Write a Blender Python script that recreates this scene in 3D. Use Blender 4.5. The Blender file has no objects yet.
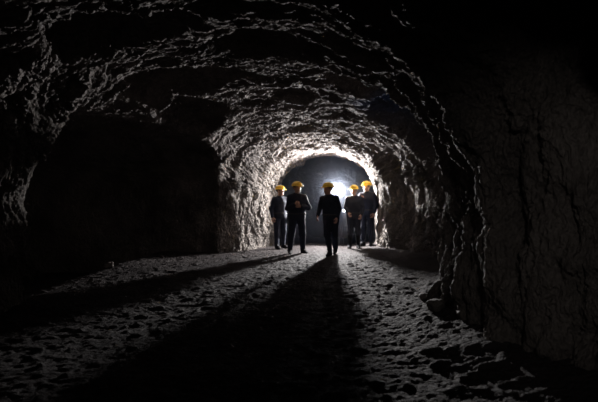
import bpy, math, random
import numpy as np
from mathutils import Vector, Matrix

random.seed(7)
RNG = np.random.RandomState(11)
scene = bpy.context.scene
COL = scene.collection

# ------------------------------------------------------------------ helpers
LAT = RNG.rand(64, 64, 64).astype(np.float32)

def vnoise(p):
    """smooth value noise in -1..1 of an (N,3) array"""
    f = np.floor(p)
    t = (p - f).astype(np.float32)
    i = f.astype(np.int64)
    t = t * t * (3 - 2 * t)
    x0, y0, z0 = i[:, 0] & 63, i[:, 1] & 63, i[:, 2] & 63
    x1, y1, z1 = (x0 + 1) & 63, (y0 + 1) & 63, (z0 + 1) & 63
    tx, ty, tz = t[:, 0], t[:, 1], t[:, 2]
    a = LAT[x0, y0, z0] * (1 - tx) + LAT[x1, y0, z0] * tx
    b = LAT[x0, y1, z0] * (1 - tx) + LAT[x1, y1, z0] * tx
    c = LAT[x0, y0, z1] * (1 - tx) + LAT[x1, y0, z1] * tx
    d = LAT[x0, y1, z1] * (1 - tx) + LAT[x1, y1, z1] * tx
    return ((a * (1 - ty) + b * ty) * (1 - tz) + (c * (1 - ty) + d * ty) * tz) * 2 - 1

def fbm(p, octs=4, gain=0.5, lac=2.03, ridged=False):
    s = np.zeros(len(p), np.float32); a = 1.0; n = 0
    q = p.copy()
    for k in range(octs):
        v = vnoise(q + 17.3 * k)
        if ridged:
            v = 1 - 2 * np.abs(v)
        s += a * v; n += a
        a *= gain; q = q * lac
    return s / n

def sstep(a, b, x):
    t = np.clip((x - a) / (b - a), 0, 1)
    return t * t * (3 - 2 * t)

def surface_nets(F, org, h):
    """F > 0 is solid. returns verts, quads with normals pointing from solid to empty"""
    S = F > 0
    nx, ny, nz = F.shape
    acc = np.zeros((nx - 1, ny - 1, nz - 1, 3), np.float32)
    cnt = np.zeros((nx - 1, ny - 1, nz - 1), np.float32)
    edges = []
    for ax in range(3):
        sl0 = [slice(None)] * 3; sl1 = [slice(None)] * 3
        sl0[ax] = slice(0, -1); sl1[ax] = slice(1, None)
        a = F[tuple(sl0)]; b = F[tuple(sl1)]
        idx = np.argwhere((a > 0) != (b > 0))
        va = a[tuple(idx.T)]; vb = b[tuple(idx.T)]
        t = va / (va - vb)
        pos = idx.astype(np.float32).copy()
        pos[:, ax] += t
        o = [(ax + 1) % 3, (ax + 2) % 3]
        for d1 in (0, 1):
            for d2 in (0, 1):
                c = idx.copy(); c[:, o[0]] -= d1; c[:, o[1]] -= d2
                ok = ((c >= 0) & (c < np.array([nx - 1, ny - 1, nz - 1]))).all(1)
                cc = c[ok]
                for k in range(3):
                    np.add.at(acc[..., k], tuple(cc.T), pos[ok, k])
                np.add.at(cnt, tuple(cc.T), 1)
        edges.append((ax, idx, va > 0))
    m = cnt > 0
    vid = -np.ones(cnt.shape, np.int64)
    vid[m] = np.arange(m.sum())
    verts = acc[m] / cnt[m][:, None] * h + np.array(org, np.float32)
    quads = []
    for ax, idx, sol in edges:
        o1, o2 = (ax + 1) % 3, (ax + 2) % 3
        ok = (idx[:, o1] > 0) & (idx[:, o2] > 0) & (idx[:, o1] < F.shape[o1] - 1) & (idx[:, o2] < F.shape[o2] - 1)
        c = idx[ok]; s = sol[ok]
        def g(d1, d2):
            e = c.copy(); e[:, o1] -= d1; e[:, o2] -= d2
            return vid[tuple(e.T)]
        q = np.stack([g(1, 1), g(0, 1), g(0, 0), g(1, 0)], 1)
        q[~s] = q[~s][:, ::-1]
        quads.append(q)
    return verts, np.concatenate(quads)

def vert_normals(v, q):
    n = np.cross(v[q[:, 2]] - v[q[:, 0]], v[q[:, 3]] - v[q[:, 1]])
    out = np.zeros_like(v)
    for k in range(4):
        for a in range(3):
            out[:, a] += np.bincount(q[:, k], n[:, a], len(v))
    return out / (np.linalg.norm(out, axis=1, keepdims=True) + 1e-9)

def subdivide(v, q):
    e = np.concatenate([q[:, [0, 1]], q[:, [1, 2]], q[:, [2, 3]], q[:, [3, 0]]])
    e.sort(axis=1)
    key = e[:, 0] * len(v) + e[:, 1]
    u, inv = np.unique(key, return_inverse=True)
    ea, eb = u // len(v), u % len(v)
    em = (v[ea] + v[eb]) / 2
    n = len(q); b0 = len(v)
    m = [inv[i * n:(i + 1) * n].ravel() + b0 for i in range(4)]
    c0 = b0 + len(em); cen = np.arange(n) + c0
    cv = v[q].mean(1)
    V = np.concatenate([v, em, cv]).astype(np.float32)
    Q = np.concatenate([np.stack([q[:, i], m[i], cen, m[i - 1]], 1) for i in range(4)])
    return V, Q

def mesh_from(name, v, q, mat, parent=None, normals=None, smooth=True):
    me = bpy.data.meshes.new(name)
    me.vertices.add(len(v)); me.vertices.foreach_set('co', np.ascontiguousarray(v, np.float32).ravel())
    k = q.shape[1]
    me.loops.add(len(q) * k); me.loops.foreach_set('vertex_index', np.ascontiguousarray(q, np.int32).ravel())
    me.polygons.add(len(q)); me.polygons.foreach_set('loop_start', np.arange(len(q), dtype=np.int32) * k)
    me.update(calc_edges=True)
    me.polygons.foreach_set('use_smooth', np.full(len(q), smooth))
    if normals is not None:
        me.normals_split_custom_set_from_vertices([tuple(n) for n in normals])
    me.materials.append(mat)
    o = bpy.data.objects.new(name, me); COL.objects.link(o)
    if parent: o.parent = parent
    return o

def submesh(v, q, mask, n):
    qq = q[mask]
    used = np.unique(qq)
    rm = -np.ones(len(v), np.int64); rm[used] = np.arange(len(used))
    return v[used], rm[qq], n[used]

# ------------------------------------------------------------------ materials
def new_mat(name):
    m = bpy.data.materials.new(name); m.use_nodes = True
    nt = m.node_tree
    return m, nt, nt.nodes['Principled BSDF']

def simple(name, col, rough=0.7, metal=0.0, bump=0.0, scale=60, var=0.15, spec=0.4):
    m, nt, b = new_mat(name)
    tc = nt.nodes.new('ShaderNodeTexCoord')
    no = nt.nodes.new('ShaderNodeTexNoise'); no.inputs['Scale'].default_value = scale
    nt.links.new(tc.outputs['Object'], no.inputs['Vector'])
    mx = nt.nodes.new('ShaderNodeMix'); mx.data_type = 'RGBA'
    mx.inputs[6].default_value = (*[c * (1 - var) for c in col], 1)
    mx.inputs[7].default_value = (*[min(1, c * (1 + var)) for c in col], 1)
    nt.links.new(no.outputs['Fac'], mx.inputs[0]); nt.links.new(mx.outputs[2], b.inputs['Base Color'])
    b.inputs['Roughness'].default_value = rough; b.inputs['Metallic'].default_value = metal
    b.inputs['Specular IOR Level'].default_value = spec
    if bump:
        bp = nt.nodes.new('ShaderNodeBump'); bp.inputs['Strength'].default_value = bump
        bp.inputs['Distance'].default_value = 0.01
        nt.links.new(no.outputs['Fac'], bp.inputs['Height']); nt.links.new(bp.outputs[0], b.inputs['Normal'])
    return m

def emit(name, col, strength):
    m, nt, b = new_mat(name)
    b.inputs['Base Color'].default_value = (*col, 1)
    b.inputs['Emission Color'].default_value = (*col, 1)
    b.inputs['Emission Strength'].default_value = strength
    return m

def rock_mat(name, c0, c1, stretch=(1, 1, 1), scale=1.0, dist=0.05, rough=0.8, blue=None):
    m, nt, b = new_mat(name)
    N = nt.nodes.new; L = nt.links.new
    tc = N('ShaderNodeTexCoord')
    mp = N('ShaderNodeMapping'); mp.inputs['Scale'].default_value = stretch
    L(tc.outputs['Object'], mp.inputs['Vector'])
    n1 = N('ShaderNodeTexNoise'); n1.inputs['Scale'].default_value = 3.2 * scale; n1.inputs['Detail'].default_value = 8
    n1.inputs['Roughness'].default_value = 0.62; n1.inputs['Distortion'].default_value = 0.6
    n2 = N('ShaderNodeTexNoise'); n2.inputs['Scale'].default_value = 13 * scale; n2.inputs['Detail'].default_value = 6
    n2.inputs['Roughness'].default_value = 0.65
    vo = N('ShaderNodeTexVoronoi'); vo.inputs['Scale'].default_value = 7 * scale
    for t in (n1, n2, vo): L(mp.outputs[0], t.inputs['Vector'])
    n3 = N('ShaderNodeTexNoise'); n3.inputs['Scale'].default_value = 1.1; n3.inputs['Detail'].default_value = 5
    L(tc.outputs['Object'], n3.inputs['Vector'])
    cr = N('ShaderNodeValToRGB'); cr.color_ramp.elements[0].position = 0.38; cr.color_ramp.elements[1].position = 0.62
    cr.color_ramp.elements[0].color = (*c0, 1); cr.color_ramp.elements[1].color = (*c1, 1)
    a0 = N('ShaderNodeMath'); a0.operation = 'ADD'
    h1 = N('ShaderNodeMath'); h1.operation = 'MULTIPLY'; h1.inputs[1].default_value = 0.5
    L(n3.outputs['Fac'], a0.inputs[0]); L(n2.outputs['Fac'], a0.inputs[1]); L(a0.outputs[0], h1.inputs[0])
    L(h1.outputs[0], cr.inputs['Fac'])
    last = cr.outputs[0]
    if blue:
        # bluish colour blended into one round patch of the roof
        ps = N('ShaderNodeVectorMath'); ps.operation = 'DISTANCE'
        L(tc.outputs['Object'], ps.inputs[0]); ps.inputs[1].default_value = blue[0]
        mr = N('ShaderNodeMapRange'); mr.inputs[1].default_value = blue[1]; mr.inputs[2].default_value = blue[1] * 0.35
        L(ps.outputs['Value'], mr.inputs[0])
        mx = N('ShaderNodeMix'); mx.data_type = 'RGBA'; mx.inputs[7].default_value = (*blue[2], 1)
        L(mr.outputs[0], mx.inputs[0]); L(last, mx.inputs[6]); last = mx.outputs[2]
    L(last, b.inputs['Base Color'])
    ma = N('ShaderNodeMath'); ma.operation = 'MULTIPLY_ADD'; ma.inputs[1].default_value = 0.4
    L(n2.outputs['Fac'], ma.inputs[0]); L(n1.outputs['Fac'], ma.inputs[2])
    mb = N('ShaderNodeMath'); mb.operation = 'MULTIPLY_ADD'; mb.inputs[1].default_value = 0.25
    L(vo.outputs['Distance'], mb.inputs[0]); L(ma.outputs[0], mb.inputs[2])
    bp = N('ShaderNodeBump'); bp.inputs['Strength'].default_value = 1.0; bp.inputs['Distance'].default_value = dist
    L(mb.outputs[0], bp.inputs['Height']); L(bp.outputs[0], b.inputs['Normal'])
    b.inputs['Roughness'].default_value = rough
    b.inputs['Specular IOR Level'].default_value = 0.35
    return m

M_ROCK = rock_mat('hewn_rock', (0.075, 0.065, 0.059), (0.28, 0.248, 0.225), (1.5, 2.6, 0.9), 2.4, 0.11)
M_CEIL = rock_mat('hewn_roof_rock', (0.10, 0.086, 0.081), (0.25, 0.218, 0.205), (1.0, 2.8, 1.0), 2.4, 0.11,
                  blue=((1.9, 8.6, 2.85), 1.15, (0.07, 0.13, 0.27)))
M_FLOOR = rock_mat('trodden_dirt', (0.027, 0.0235, 0.0235), (0.068, 0.060, 0.060), (1, 1, 1), 3.4, 0.07, rough=0.75)
M_FLOOR.node_tree.nodes['Principled BSDF'].inputs['Specular IOR Level'].default_value = 0.05
M_STONE = rock_mat('loose_stone', (0.085, 0.075, 0.068), (0.2, 0.18, 0.165), (1, 1, 1), 5, 0.02)
M_NAVY = simple('navy_workwear', (0.018, 0.021, 0.034), 0.85, bump=0.5, scale=25, spec=0.2)
M_NAVY2 = simple('dark_grey_workwear', (0.028, 0.030, 0.040), 0.85, bump=0.5, scale=25, spec=0.2)
M_SKIN = simple('skin', (0.38, 0.21, 0.15), 0.5, scale=20, var=0.08)
M_HELM = simple('yellow_plastic', (0.86, 0.50, 0.02), 0.35, scale=3, var=0.04, spec=0.5)
M_BOOT = simple('black_rubber', (0.012, 0.012, 0.014), 0.85, scale=10, spec=0.12)
M_BELT = simple('black_webbing', (0.02, 0.02, 0.022), 0.6, scale=80)
M_HAIR = simple('dark_hair', (0.03, 0.02, 0.015), 0.8, scale=120)
M_EYE = simple('eye_white', (0.30, 0.28, 0.26), 0.3, scale=3, var=0.02)
M_METAL = simple('painted_steel', (0.25, 0.25, 0.27), 0.35, metal=0.8, scale=30)
M_BULB = emit('lit_bulb', (0.93, 0.95, 1.0), 10)

# ------------------------------------------------------------------ the mine, carved as one field
KY = np.array([-2.0, 2.4, 3.1, 3.7, 4.4, 5.0, 5.6, 5.9, 6.6, 8.0, 10.0, 11.6, 12.1, 13.2, 14.2, 14.5])
KL = np.array([-3.7, -3.6, -3.55, -3.45, -3.42, -3.36, -3.34, -3.3, -3.3, -3.25, -2.9, -2.3, -1.95, -1.15, -0.68, -0.75])
KR = np.array([1.95, 1.90, 1.78, 1.51, 1.55, 1.62, 1.69, 1.90, 2.35, 2.75, 2.85, 2.80, 2.32, 2.28, 2.36, 2.4])
KH = np.array([2.75, 2.80, 2.85, 2.90, 2.96, 3.02, 3.06, 3.14, 3.25, 3.30, 3.22, 3.08, 2.98, 2.84, 2.74, 2.8])

def ellip(P, c, s):
    q = (P - np.array(c, np.float32)) / np.array(s, np.float32)
    return (1 - np.sqrt((q * q).sum(1))) * min(s)

def cave(P):
    """>0 inside the open space"""
    x, y, z = P[:, 0], P[:, 1], P[:, 2]
    xl = np.interp(y, KY, KL); xr = np.interp(y, KY, KR); H = np.interp(y, KY, KH)
    c = (xl + xr) / 2; w = (xr - xl) / 2
    z0 = 1.1
    up = np.clip(z - z0, 0, None) / (H - z0)
    lo = np.clip(z0 - z, 0, None) / 4.0
    ux = np.abs(x - c) / w
    n = 2.3
    r = (ux ** n + up ** n + lo ** n) ** (1 / n)
    main = (1 - r) * np.minimum(w, H - z0)
    main = np.where(y > 14.45, np.minimum(main, (14.45 - y)), main)
    # chamber beyond the narrow end
    q = np.stack([(x - 1.5) / 6.0, (y - 19.55) / 5.1, (z - 0.4) / 4.2], 1)
    ch = (1 - (np.abs(q) ** 8).sum(1) ** (1 / 8)) * 4.2
    f = np.maximum(main, ch)
    # side cavern on the left
    q = np.stack([(x + 6.1) / 4.6, (y - 9.10) / 3.2, (z - 0.2) / 2.85], 1)
    cv = (1 - (np.abs(q) ** 5).sum(1) ** (1 / 5)) * 2.6
    f = np.maximum(f, cv)
    # blasted hollows of the roof and of the right wall
    for c_, s_ in (((-2.1, 9.1, 2.88), (0.72, 1.1, 0.50)),
                   ((-1.75, 7.05, 2.95), (1.05, 0.95, 0.66)),
                   ((-0.5, 5.45, 2.80), (0.62, 0.60, 0.60)),
                   ((-1.75, 4.5, 2.75), (0.75, 0.50, 0.58)),
                   ((1.1, 7.3, 2.85), (0.95, 0.75, 0.70)),
                   ((-0.1, 8.6, 2.95), (0.7, 0.55, 0.55)),
                   ((1.85, 8.6, 2.35), (1.05, 1.35, 0.95)),
                   ((1.3, 2.7, 1.7), (0.70, 0.5, 1.2)),
                   ((-2.9, 3.0, 1.7), (0.8, 0.6, 1.2))):
        f = np.maximum(f, ellip(P, c_, s_))
    return f

H0 = 0.05
org = np.array([-10.8, -1.6, -0.9])
dim = np.array([19.0, 26.8, 5.9])
nn = (dim / H0).astype(int)
F = np.empty(tuple(nn), np.float32)
ys = org[1] + np.arange(nn[1]) * H0; zs = org[2] + np.arange(nn[2]) * H0
YY, ZZ = np.meshgrid(ys, zs, indexing='ij')
for i in range(nn[0]):
    P = np.stack([np.full(YY.size, org[0] + i * H0), YY.ravel(), ZZ.ravel()], 1).astype(np.float32)
    f = cave(P)
    near = np.abs(f) < 0.7
    if near.any():
        p = P[near]
        big = fbm(p * np.array([0.9, 1.1, 0.9]), 3) * 0.13
        wp = p + 0.25 * np.stack([vnoise(p * 1.7), vnoise(p * 1.7 + 31), vnoise(p * 1.7 + 57)], 1)
        rid = fbm(wp * np.array([1.5, 3.2, 1.5]), 3, ridged=True) * 0.10
        # upright flutes left by the cutting of the right wall
        yw = p[:, 1] + 0.10 * vnoise(p * np.array([1, 1, 1.6]) + 40) + 0.05 * (p[:, 2] - 1.2) ** 2
        fl_ = (np.abs(np.mod(yw / 0.27, 1.0) - 0.5) * 4 - 1) * 0.6 + (np.abs(np.mod(yw / 0.61 + .3, 1.0) - 0.5) * 4 - 1) * 0.8
        wt = sstep(0.6, 1.1, p[:, 0]) * sstep(3.2, 3.6, p[:, 1]) * sstep(11.8, 9.5, p[:, 1]) * sstep(3.3, 2.5, p[:, 2])
        rid = rid + fl_ * 0.045 * wt + 0.02 * wt
        f[near] += (big + rid) * np.interp(p[:, 1], [12, 14, 15], [1.0, .55, .7]).astype(np.float32)
    F[i] = -f.reshape(nn[1], nn[2])
F[:, -1, :] = 1; F[0] = 1; F[-1] = 1
V, Q = surface_nets(F, org, H0)
del F
keep = (V[Q][:, :, 2].max(1) > -0.55)
Q = Q[keep]
V, Q = subdivide(V, Q)
far = V[Q][:, :, 1].mean(1) > 14.5
def relief(V, Q, N_, a1, a2):
    wp = V + 0.10 * np.stack([vnoise(V * 4), vnoise(V * 4 + 31), vnoise(V * 4 + 57)], 1)
    up = sstep(1.6, 2.8, V[:, 2])[:, None]
    st = np.array([[4.2, 7.0, 2.2]]) * (1 - up) + np.array([[3.0, 8.0, 3.4]]) * up
    d = fbm(wp * st, 3, gain=0.7) * a1
    d += fbm(wp * st * 2.9 + 5, 3, gain=0.75, ridged=True) * a2
    return V + N_ * d[:, None]
Na = vert_normals(V, Q)
vb, qb, nb = submesh(V, Q, far, Na)
vb = relief(vb, qb, nb, .075, .04)
V, Q, _n = submesh(V, Q, ~far, Na)
V, Q = subdivide(V, Q)
V = relief(V, Q, vert_normals(V, Q), .075, .040)
N_ = vert_normals(V, Q)
wb = mesh_from('wall_back', vb, qb, M_ROCK); wb['kind'] = 'structure'
C = V[Q].mean(1)
back = C[:, 1] > 99
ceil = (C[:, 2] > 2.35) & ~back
mid = np.interp(C[:, 1], KY, (KL + KR) / 2)
left = (C[:, 0] < mid) & ~back & ~ceil
right = ~back & ~ceil & ~left
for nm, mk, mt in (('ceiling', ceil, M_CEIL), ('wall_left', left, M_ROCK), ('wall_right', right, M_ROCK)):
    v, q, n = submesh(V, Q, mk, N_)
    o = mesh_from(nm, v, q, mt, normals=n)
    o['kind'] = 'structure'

# ------------------------------------------------------------------ floor
def floor_h(x, y):
    P = np.stack([x, y, np.zeros_like(x)], 1).astype(np.float32)
    h = fbm(P * 0.7, 2) * 0.035
    wp = P + 0.12 * np.stack([vnoise(P * 3), vnoise(P * 3 + 9), P[:, 2]], 1)
    h += fbm(wp * np.array([2.6, 3.2, 1]), 5, gain=0.55, ridged=True) * 0.014
    h += fbm(P * np.array([6, 9, 1]), 4, gain=.9) * 0.027
    h += sstep(.45, .8, vnoise(P * 11 + 3)) * 0.018
    xl = np.interp(y, KY, KL); xr = np.interp(y, KY, KR)
    h += sstep(0.75, -0.1, xr - x) * 0.16 * (y < 14.4)
    h -= sstep(-0.1, 1.8, -3.55 - x) * 0.6
    h -= sstep(14.6, 17.5, y) * 0.5
    flat = sstep(0.0, 1.0, 1.0 - np.abs(y - 12.4) / 2.6) * (np.abs(x - 0.8) < 2)
    return h * (1 - 0.45 * flat)
hx = np.concatenate([np.arange(-10.6, -4.6, .10), np.arange(-4.6, 3.4, .020), np.arange(3.4, 8.1, .10)])
hy = np.concatenate([np.arange(-1.55, 2.2, .08), np.arange(2.2, 14.6, .018), np.arange(14.6, 25, .10)])
GX, GY = np.meshgrid(hx, hy, indexing='ij')
gz = floor_h(GX.ravel(), GY.ravel())
fv = np.stack([GX.ravel(), GY.ravel(), gz], 1)
idx = np.arange(GX.size).reshape(GX.shape)
fq = np.stack([idx[:-1, :-1].ravel(), idx[1:, :-1].ravel(), idx[1:, 1:].ravel(), idx[:-1, 1:].ravel()], 1)
cc = np.stack([fv[fq[:, 0], 0], fv[fq[:, 0], 1], np.full(len(fq), 0.0)], 1).astype(np.float32)
fin = cave(cc) > -0.55
v, q, n = submesh(fv, fq[fin], np.ones(fin.sum(), bool), np.tile(np.array([[0, 0, 1.0]]), (len(fv), 1)))
fl = mesh_from('floor', v, q, M_FLOOR)
fl['kind'] = 'structure'

def fh(x, y):
    return float(floor_h(np.array([x], np.float32), np.array([y], np.float32))[0])

# ------------------------------------------------------------------ SDF bodies
def seg(P, a, b, ra, rb, sx=1.0, axis=(1, 0, 0)):
    a = np.array(a, np.float32); b = np.array(b, np.float32)
    ab = b - a
    t = np.clip(((P - a) @ ab) / (ab @ ab + 1e-9), 0, 1)
    D = P - a - t[:, None] * ab
    if sx != 1.0:
        ax = np.array(axis, np.float32); k = D @ ax
        D = D - np.outer(k * (1 - 1 / sx), ax)
    return np.sqrt((D * D).sum(1)) - (ra + (rb - ra) * t)

def smin(a, b, k):
    h = np.clip(0.5 + 0.5 * (b - a) / k, 0, 1)
    return b + (a - b) * h - k * h * (1 - h)

def sph(P, c, s):
    q = (P - np.array(c, np.float32)) / np.array(s, np.float32)
    return (np.sqrt((q * q).sum(1)) - 1) * min(s)

def mesh_sdf(fn, lo, hi, h):
    lo = np.array(lo) - 2.5 * h; hi = np.array(hi) + 2.5 * h
    n = np.maximum(((hi - lo) / h).astype(int) + 1, 3)
    g = np.stack(np.meshgrid(*[lo[k] + np.arange(n[k]) * h for k in range(3)], indexing='ij'), -1).reshape(-1, 3).astype(np.float32)
    d = fn(g)
    v, q = surface_nets(-d.reshape(tuple(n)), lo, h)
    return v, q

def join(parts):
    vs, qs, o = [], [], 0
    for v, q in parts:
        vs.append(v); qs.append(q + o); o += len(v)
    return np.concatenate(vs), np.concatenate(qs)

def vec(*a): return np.array(a, np.float32)
def unit(a): return a / (np.linalg.norm(a) + 1e-9)

def hand_mesh(wrist, fore, d, palm, thumb, curl):
    """d: direction of the hand, palm: direction the palm looks, thumb: side on which the thumb sits"""
    d = unit(vec(*d)); palm = vec(*palm); palm = unit(palm - d * (palm @ d))
    th = np.cross(d, palm); th = th if th @ vec(*thumb) > 0 else -th
    wrist = vec(*wrist)
    pc = wrist + d * 0.052
    fingers = []
    for k, (off, ln) in enumerate(((0.030, 0.072), (0.010, 0.080), (-0.010, 0.074), (-0.029, 0.058))):
        p0 = wrist + d * 0.075 + th * off
        p1 = wrist + d * 0.094 + th * off * 1.05
        a = curl * 0.8; dd = unit(d * math.cos(a) + palm * math.sin(a))
        p2 = p1 + dd * ln * 0.42
        a = curl * 1.9; dd = unit(d * math.cos(a) + palm * math.sin(a))
        p3 = p2 + dd * ln * 0.33
        a = curl * 2.7; dd = unit(d * math.cos(a) + palm * math.sin(a))
        p4 = p3 + dd * ln * 0.27
        fingers.append((p0, p1, p2, p3, p4))
    t0 = wrist + d * 0.022 + th * 0.022
    t1 = wrist + d * 0.050 + th * 0.046 + palm * 0.012
    t2 = wrist + d * 0.078 + th * 0.056 + palm * (0.020 + 0.02 * curl)
    t3 = wrist + d * 0.100 + th * 0.052 + palm * (0.026 + 0.03 * curl)
    def fn(P):
        s = seg(P, wrist - unit(vec(*fore)) * 0.09, wrist, 0.030, 0.025)
        pl = seg(P, wrist + d * 0.012, wrist + d * 0.074, 0.026, 0.030, 0.5, palm)
        pl = smin(pl, seg(P, wrist + d * 0.07 + th * 0.026, wrist + d * 0.07 - th * 0.026, 0.0135, 0.0125), 0.02)
        s = smin(s, pl, 0.02)
        for f in fingers:
            g = seg(P, f[0], f[1], 0.0105, 0.0105)
            g = np.minimum(g, seg(P, f[1], f[2], 0.0102, 0.0092))
            g = np.minimum(g, seg(P, f[2], f[3], 0.0092, 0.0085))
            g = np.minimum(g, seg(P, f[3], f[4], 0.0085, 0.0072))
            s = smin(s, g, 0.004)
        t = np.minimum(seg(P, t0, t1, 0.017, 0.0125), np.minimum(seg(P, t1, t2, 0.0125, 0.0105), seg(P, t2, t3, 0.0105, 0.009)))
        return smin(s, t, 0.01)
    c = wrist + d * 0.06
    return mesh_sdf(fn, c - 0.165, c + 0.165, 0.0055)

def person(label, x, y, yaw, s=1.0, lean=(0, 0), head_yaw=0.0, head_pitch=0.0, J=None, build=1.0,
           cloth=None, boots='short', curl=(0.5, 0.5), hd=None, hp=None):
    """local frame: faces -Y; 'r' joints are at -X (image left when facing us)"""
    cloth = cloth or M_NAVY
    j = dict(hip_r=(-.095, 0, .93), knee_r=(-.11, -.01, .50), ank_r=(-.12, .02, .09),
             hip_l=(.095, 0, .93), knee_l=(.11, -.01, .50), ank_l=(.12, .02, .09),
             toe_r=(-.15, -.17, .035), toe_l=(.15, -.17, .035),
             sh_r=(-.172, .01, 1.40), el_r=(-.26, .03, 1.14), wr_r=(-.27, -.06, .90),
             sh_l=(.172, .01, 1.40), el_l=(.26, .03, 1.14), wr_l=(.27, -.06, .90))
    if J: j.update(J)
    j = {k: vec(*v) for k, v in j.items()}
    # lean shifts everything above the hips
    lx, ly = lean
    for k in ('sh_r', 'sh_l', 'el_r', 'el_l', 'wr_r', 'wr_l'):
        t = (j[k][2] - .95) if k[:2] == 'sh' else .47
        j[k] = j[k] + vec(lx, ly, 0) * t
    chest = vec(lx * .38, ly * .38, 1.30); waist = vec(lx * .12, ly * .12, 1.06); pel = vec(0, 0, .94)
    neck0 = vec(lx * .5, ly * .5 + .01, 1.43); neck1 = vec(lx * .58, ly * .58 - .005, 1.55)
    hc = vec(lx * .65, ly * .65 - .015, 1.635)
    root = bpy.data.objects.new('person', None); COL.objects.link(root)
    gz = fh(x, y)
    root.location = (x, y, gz - 0.012); root.rotation_euler = (0, 0, yaw); root.scale = (s, s, s)
    root['label'] = label; root['category'] = 'person'; root['group'] = 'people with hard hats standing in the tunnel'
    B = build
    def torso(P, g):
        d_ = seg(P, pel, waist, .118 * B + g, .108 * B + g, 1.38)
        d_ = smin(d_, seg(P, waist, chest, .108 * B + g, .122 * B + g, 1.42), .05)
        for sd in 'rl': d_ = smin(d_, seg(P, neck0, j['sh_' + sd] * .85 + chest * .15, .070 * B + g, .064 * B + g), .06)
        return d_
    def arm(P, sd, g, stop=1.0):
        a, b, c = j['sh_' + sd], j['el_' + sd], j['wr_' + sd]
        c = b + (c - b) * stop
        return smin(seg(P, a, b, .060 * B + g, .046 * B + g), seg(P, b, c, .046 * B + g, .030 + g), .02)
    def leg(P, sd, g, stop=1.0):
        a, b, c = j['hip_' + sd], j['knee_' + sd], j['ank_' + sd]
        c = b + (c - b) * stop
        return smin(seg(P, a, b, .088 * B + g, .060 * B + g), seg(P, b, c, .060 * B + g, .042 + g), .03)
    # ---- bare body (head, neck, trunk, limbs)
    R = Matrix.Rotation(head_yaw, 3, 'Z') @ Matrix.Rotation(head_pitch, 3, 'X')
    Rn = np.array(R, np.float32)
    def tohead(P): return ((P - hc) @ Rn) / 1.10           # world -> head frame
    def head(P):
        q = tohead(P)
        d_ = sph(q, (0, .012, .035), (.076, .094, .088))
        d_ = smin(d_, sph(q, (0, -.018, -.035), (.060, .072, .075)), .03)
        d_ = smin(d_, seg(q, (0, -.055, -.088), (0, -.05, -.085), .026, .026), .025)      # chin
        d_ = smin(d_, seg(q, (0, -.088, .012), (0, -.106, -.022), .008, .014), .012)      # nose
        d_ = smin(d_, seg(q, (-.034, -.078, .024), (.034, -.078, .024), .011, .011), .012)  # brow
        for sx in (-1, 1):
            d_ = np.maximum(d_, -sph(q, (sx * .031, -.097, .004), (.016, .012, .010)))   # sockets
            d_ = smin(d_, sph(q, (sx * .079, .012, -.005), (.010, .020, .030)), .006)    # ears
        d_ = smin(d_, seg(q, (-.020, -.088, -.051), (.020, -.088, -.051), .008, .008), .008)
        d_ = np.maximum(d_, -seg(q, (-.022, -.102, -.051), (.022, -.102, -.051), .004, .004))
        return smin(d_, seg(P, neck0 - vec(0, 0, .05), neck1, .060, .054), .02)
    hp_ = mesh_sdf(head, hc - .2, hc + .17, 0.0065)
    def core(P):
        d_ = torso(P, -.006)
        for sd in 'rl':
            d_ = smin(d_, arm(P, sd, -.004), .03); d_ = smin(d_, leg(P, sd, -.004), .03)
            d_ = smin(d_, seg(P, j['ank_' + sd], j['toe_' + sd] + vec(0, 0, .01), .036, .026), .02)
        return smin(d_, seg(P, neck0 - vec(0, 0, .06), neck1, .062, .054), .03)
    allj = np.stack(list(j.values()) + [neck1])
    lo = allj.min(0) - .14; hi = allj.max(0) + .14
    lo[2] = 0.0
    parts = [hp_, mesh_sdf(core, lo, hi, 0.016)]
    hd = hd or {}
    hp = hp or {}
    for n_, sd in enumerate('rl'):
        fore = j['wr_' + sd] - j['el_' + sd]
        parts.append(hand_mesh(j['wr_' + sd], fore, hd.get(sd, fore), hp.get(sd, (1 if sd == 'r' else -1, .3, 0)), (0, -1, .5), curl[n_]))
    v, q = join(parts)
    mesh_from('body', v, q, M_SKIN, root)
    for sx in (-1, 1):
        c = hc + Rn @ vec(sx * .034, -.0865, .0044)
        v, q = mesh_sdf(lambda P: np.minimum(sph(P, c, (.0100,) * 3), 9), c - .014, c + .014, .0035)
        mesh_from('eye', v, q, M_EYE, root)
    # ---- hair around the nape and temples, under the hat
    def hair(P):
        q = tohead(P)
        d_ = sph(q, (0, .020, .035), (.082, .098, .092))
        d_ = np.maximum(d_, -(q[:, 1] + .030)); d_ = np.maximum(d_, -(q[:, 2] + .045)); return d_
    v, q = mesh_sdf(hair, hc - .14, hc + .15, .008)
    mesh_from('hair', v, q, M_HAIR, root)
    # ---- trousers
    def folds(P, a):
        return vnoise(P * np.array([9, 9, 5]) + x * 7) * a + vnoise(P * np.array([20, 20, 12]) + x * 3) * a * .45
    def trousers(P):
        stp = .95 if boots == 'short' else .45
        d_ = seg(P, pel - vec(0, 0, .0), waist, .118 * B + .012, .112 * B + .012, 1.38)
        for sd in 'rl': d_ = smin(d_, leg(P, sd, .020, stp), .035)
        d_ += folds(P, .010)
        return np.maximum(d_, P[:, 2] - 1.02)
    v, q = mesh_sdf(trousers, lo, (hi[0], hi[1], 1.06), 0.013)
    mesh_from('trousers', v, q, cloth, root)
    # ---- jacket
    hem = .86
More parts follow.
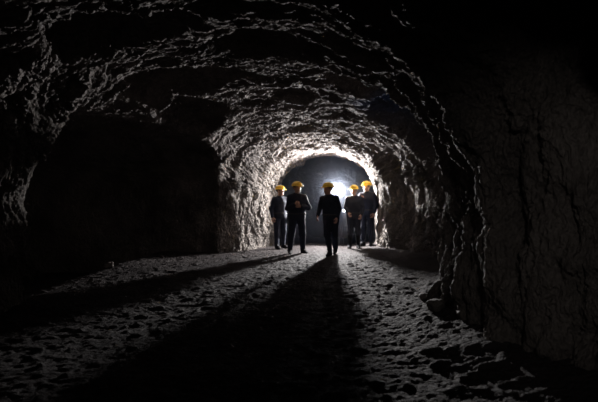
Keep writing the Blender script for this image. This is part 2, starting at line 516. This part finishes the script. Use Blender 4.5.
    def jacket(P):
        d_ = torso(P, .020)
        for sd in 'rl': d_ = smin(d_, arm(P, sd, .017, .93), .035)
        d_ = smin(d_, seg(P, pel - vec(0, 0, .03), pel, .145 * B, .145 * B, 1.3), .05)
        d_ = smin(d_, seg(P, neck0, neck0 + vec(0, 0, .045), .082, .070), .03)            # collar
        d_ += folds(P, .009)
        d_ = np.maximum(d_, -seg(P, neck0 + vec(0, -.01, .02), neck1 + vec(0, -.01, .1), .058, .075))
        arms = np.minimum(arm(P, 'r', .03), arm(P, 'l', .03))
        return np.maximum(d_, np.where(arms < 0, -1, hem - P[:, 2]))
    v, q = mesh_sdf(jacket, lo - .02, hi + .02, 0.012)
    jk = mesh_from('jacket', v, q, cloth, root)
    # belt
    def belt(P):
        d_ = np.maximum(torso(P, .036), -torso(P, .018))
        return np.maximum(d_, np.abs(P[:, 2] - 1.0) - .022)
    v, q = mesh_sdf(belt, (-.26, -.24, .95), (.26, .24, 1.05), 0.010)
    mesh_from('belt', v, q, M_BELT, root)
    # ---- boots
    for sd in 'rl':
        a, t = j['ank_' + sd], j['toe_' + sd]
        fd = unit((t - a) * vec(1, 1, 0))
        top = a + (j['knee_' + sd] - a) * (.22 if boots == 'short' else .72)
        heel = a * vec(1, 1, 0) - fd * .035 + vec(0, 0, t[2] + (a[2] - .09) * .6 + .005)
        def boot(P):
            d_ = seg(P, a, top, .054, .060 if boots == 'short' else .072)
            d_ = smin(d_, seg(P, heel, t, .042, .040), .04)
            d_ = smin(d_, seg(P, a - vec(0, 0, .01), a * .4 + t * .6 + vec(0, 0, .015), .05, .04), .03)
            d_ = np.maximum(d_, min(t[2], heel[2]) - .035 - P[:, 2])
            return np.maximum(d_, (P - top) @ unit(j['knee_' + sd] - a))
        pts = np.stack([a, t, top, heel])
        v, q = mesh_sdf(boot, pts.min(0) - .09, pts.max(0) + .09, 0.010)
        mesh_from('boot', v, q, M_BOOT, root)
    # ---- hard hat: dome, crest, front peak
    def helmet(P):
        q = tohead(P) - vec(0, .008, .050)
        dome = sph(q, (0, 0, 0), (.112, .134, .104))
        crest = seg(q, (0, -.085, .060), (0, .085, .060), .030, .030)
        crest = np.minimum(crest, np.minimum(seg(q, (-.035, -.075, .055), (-.035, .08, .055), .021, .021),
                                             seg(q, (.035, -.075, .055), (.035, .08, .055), .021, .021)))
        d_ = smin(dome, crest, .012)
        d_ = np.maximum(d_, -q[:, 2] - .002)
        inner = sph(q, (0, 0, -.004), (.103, .125, .094))
        d_ = np.maximum(d_, -inner)
        rim = np.maximum(sph(q, (0, -.018, 0), (.126, .165, .5)), np.abs(q[:, 2] + .004 - 0.25 * np.minimum(q[:, 1] + .1, 0)) - .006)
        rim = np.maximum(rim, -sph(q, (0, 0, -.01), (.100, .122, .3)))
        return smin(d_, rim, .01)
    v, q = mesh_sdf(helmet, hc + vec(-.2, -.22, -.06), hc + vec(.2, .22, .2), 0.007)
    mesh_from('hard_hat', v, q, M_HELM, root)
    return root

def wx(px, d): return (px - 299) / 465 * d

R_ = math.radians
person('person in dark workwear and yellow hard hat, hands clasped at chest, front left of group',
       wx(297, 11.7), 11.7, R_(14), 1.02, head_yaw=R_(22), build=1.08,
       J=dict(el_r=(-.24, .02, 1.13), wr_r=(-.10, -.19, 1.22), el_l=(.31, .04, 1.15), wr_l=(.05, -.20, 1.17),
              hip_r=(-.1, 0, .93), knee_r=(-.15, -.02, .5), ank_r=(-.18, -.02, .09), toe_r=(-.22, -.19, .035),
              knee_l=(.13, -.03, .5), ank_l=(.18, .10, .09), toe_l=(.22, -.08, .035)),
       hd=dict(r=(.8, -.1, .35), l=(-.85, -.1, .2)), hp=dict(r=(0, 1, 0), l=(0, 1, 0)), curl=(.75, .75))
person('person in dark workwear and yellow hard hat, nearest the left tunnel wall',
       wx(280, 13.0), 13.0, R_(35), 0.985, head_yaw=R_(25),
       J=dict(ank_r=(-.14, -.05, .09), toe_r=(-.17, -.24, .035), el_r=(-.27, .04, 1.14), wr_r=(-.28, -.05, .90)))
person('walking person in dark workwear, dim yellow hard hat, silhouetted in front of the bright lamp',
       wx(331, 11.3), 11.3, R_(-18), 0.99, lean=(-.10, -.04), head_yaw=R_(-38), build=1.0,
       J=dict(knee_r=(-.05, -.16, .52), ank_r=(.0, -.10, .09), toe_r=(-.02, -.29, .035),
              knee_l=(.09, .0, .50), ank_l=(.05, .26, .16), toe_l=(.06, .10, .05),
              el_r=(-.25, .05, 1.15), wr_r=(-.25, -.14, .97), el_l=(.235, .08, 1.15), wr_l=(.22, -.06, .93)))
person('person in dark grey workwear, knee-high boots and yellow hard hat, right beside the lamp stand',
       wx(354, 13.1), 13.1, R_(-6), 1.0, head_yaw=R_(-14), cloth=M_NAVY2, boots='tall',
       J=dict(el_r=(-.225, .02, 1.15), wr_r=(-.16, -.17, 1.0), el_l=(.25, .03, 1.14), wr_l=(.20, -.12, .95)),
       hp=dict(r=(1, .3, 0)))
person('tallest person in dark workwear and yellow hard hat, hand raised, beside right tunnel wall',
       wx(367, 13.4), 13.4, R_(-30), 1.04, head_yaw=R_(-16), build=1.08,
       J=dict(el_r=(-.25, .0, 1.15), wr_r=(-.10, -.24, 1.28), wr_l=(.22, -.06, .92)),
       hd=dict(r=(.4, -.2, .6)), hp=dict(r=(0.3, 1, 0)), curl=(.8, .5))

# ------------------------------------------------------------------ the lamp on its stand
LX, LY = wx(344, 14.25), 14.25
zg = fh(LX, LY)
lamp = bpy.data.objects.new('work_light', None); COL.objects.link(lamp)
lamp.location = (LX, LY, zg)
lamp['label'] = 'glaring white work light on a slim tripod stand between the people'; lamp['category'] = 'work light'
def sd_obj(name, fn, lo, hi, h, mat, parent=lamp):
    v, q = mesh_sdf(fn, lo, hi, h); return mesh_from(name, v, q, mat, parent)
top = vec(wx(337, 14.25) - LX, 0, 1.66); mid_ = vec(0, 0, 1.06)
sd_obj('pole', lambda P: np.minimum(seg(P, (0, 0, .55), mid_, .014, .012), seg(P, mid_, top, .010, .009)),
       (-.28, -.05, .5), (.06, .05, 1.72), .006, M_METAL)
for k, a in enumerate((-.17, .17)):
    sd_obj('leg', lambda P, a=a: seg(P, (0, 0, .98), (a, -.07, .015), .011, .011), (min(a, 0) - .03, -.12, 0), (max(a, 0) + .03, .03, 1.02), .006, M_METAL)
sd_obj('leg', lambda P: seg(P, (0, 0, .98), (0, .2, .015), .011, .011), (-.03, -.03, 0), (.03, .24, 1.02), .006, M_METAL)
def lamp_head(c, r, big):
    c = vec(*c)
    hs = sd_obj('lamp_head', lambda P: np.maximum(np.minimum(seg(P, c + vec(0, .03, 0), c + vec(0, .10, 0), r * 1.25, r * .7),
                np.maximum(seg(P, c, c + vec(0, .05, 0), r * 1.3, r * 1.3), -seg(P, c - vec(0, .05, 0), c + vec(0, .012, 0), r * 1.08, r * 1.08))), c[1] - .02 - P[:, 1]),
                c - .16, c + .18, .007, M_METAL)
    v, q = mesh_sdf(lambda P: sph(P, c + vec(0, -.008, 0), (r, r * .55, r)), c - r, c + r, .006)
    mesh_from('lens', v, q, M_BULB, hs)
lamp_head(top, .105, True)
lamp_head(mid_ + vec(0, -.03, 0), .045, False)

def light(kind, name, loc, power, col=(1, 1, 1), size=.05, rot=None, spot=None, blend=.3):
    d_ = bpy.data.lights.new(name, kind); d_.energy = power; d_.color = col
    if kind != 'AREA': d_.shadow_soft_size = size
    else: d_.size = size
    if spot: d_.spot_size = spot; d_.spot_blend = blend
    o = bpy.data.objects.new(name, d_); COL.objects.link(o); o.location = loc
    if rot is not None: o.rotation_euler = Vector(rot).to_track_quat('-Z', 'Y').to_euler()
    return o
A = (LX + float(top[0]), LY - .09, zg + 1.66)
light('SPOT', 'work_light_beam', A, 3100, (1.0, .97, .96), .085, (0, -1, .02), R_(172), .25)
light('POINT', 'work_light_spill', (A[0], A[1] - .02, A[2]), 22, (.66, .78, 1.0), .08)
light('SPOT', 'lower_light_beam', (LX, LY - .14, zg + 1.06), 45, (.9, .94, 1.0), .03, (0, -1, 0), R_(160), .3)
# unseen weak fill spots, added to brighten the helmets and the right wall
light('SPOT', 'fill_behind_camera', (-1.0, .3, 1.9), 50, (1.0, .92, .84), .12, (1.35, 12.4, -.3), R_(22), .8)
light('SPOT', 'fill_on_right_wall', (.35, -.7, 2.3), 45, (1.0, .94, .90), .15, (1.5, 4.0, -1.25), R_(40), 1.0)

# ------------------------------------------------------------------ haze in the chamber behind the people
bpy.ops.mesh.primitive_cube_add(size=1)
hz = bpy.context.object; hz.name = 'haze'
hz.scale = (10.0, 9.7, 4.0); hz.location = (1.5, 13.98 + 4.85, 2.03)
m = bpy.data.materials.new('blue_dust_haze'); m.use_nodes = True
nt = m.node_tree; nt.nodes.clear()
out = nt.nodes.new('ShaderNodeOutputMaterial'); vs = nt.nodes.new('ShaderNodeVolumeScatter')
vs.inputs['Color'].default_value = (.72, .80, 1.0, 1); vs.inputs['Density'].default_value = .06
vs.inputs['Anisotropy'].default_value = .1
nt.links.new(vs.outputs[0], out.inputs['Volume'])
hz.data.materials.append(m)
hz['kind'] = 'stuff'; hz['label'] = 'bluish dusty haze glowing in the dark tunnel behind the people'; hz['category'] = 'haze'

# ------------------------------------------------------------------ loose stones
def stone(x, y, s, label, seed):
    rr = np.random.RandomState(seed)
    sc = np.array([1, .8, .62]) * s * (0.8 + .4 * rr.rand(3)); pl = rr.randn(9, 3); pl /= np.linalg.norm(pl, axis=1)[:, None]
    def fn(P):
        d_ = sph(P, (0, 0, 0), tuple(sc))
        for k in range(9): d_ = np.maximum(d_, (P @ pl[k].astype(np.float32)) - s * (.55 + .2 * (k % 3) / 2))
        return d_ + vnoise(P * 6 / s + seed) * s * .05
    v, q = mesh_sdf(fn, -sc, sc, s / 12)
    o = mesh_from('rock', v, q, M_STONE)
    o.location = (x, y, fh(x, y) + sc[2] * .42); o.rotation_euler = (0, 0, rr.rand() * 6)
    o['label'] = label; o['category'] = 'rock'; o['group'] = 'loose rocks on the tunnel floor'
stone(wx(436, 4.9), 4.9, .13, 'angular grey rock at the foot of the ribbed right wall', 3)
stone(wx(424, 5.5), 5.5, .08, 'small grey rock lying just left of the bigger rock by the right wall', 5)
stone(wx(110, 9.1), 9.1, .11, 'lone grey rock at the dark mouth of the left side cavern', 8)

# ------------------------------------------------------------------ camera, world, view
cam = bpy.data.cameras.new('camera'); co = bpy.data.objects.new('camera', cam); COL.objects.link(co)
co.location = (0, 0, 1.22); co.rotation_euler = (math.radians(90 + .5), 0, 0)
cam.sensor_width = 36; cam.lens = 465 / 598 * 36
cam.clip_start = .05
cam.dof.use_dof = True; cam.dof.focus_distance = 5.5; cam.dof.aperture_fstop = 1.8
scene.camera = co
w = bpy.data.worlds.new('world'); scene.world = w; w.use_nodes = True
w.node_tree.nodes['Background'].inputs[0].default_value = (0, 0, 0, 1)
scene.view_settings.view_transform = 'Standard'; scene.view_settings.look = 'None'
scene.view_settings.gamma = 1; scene.view_settings.exposure = 0
scene.view_settings.use_curve_mapping = False
scene.cycles.use_denoising = True
scene.cycles.max_bounces = 6
scene.cycles.volume_bounces = 1
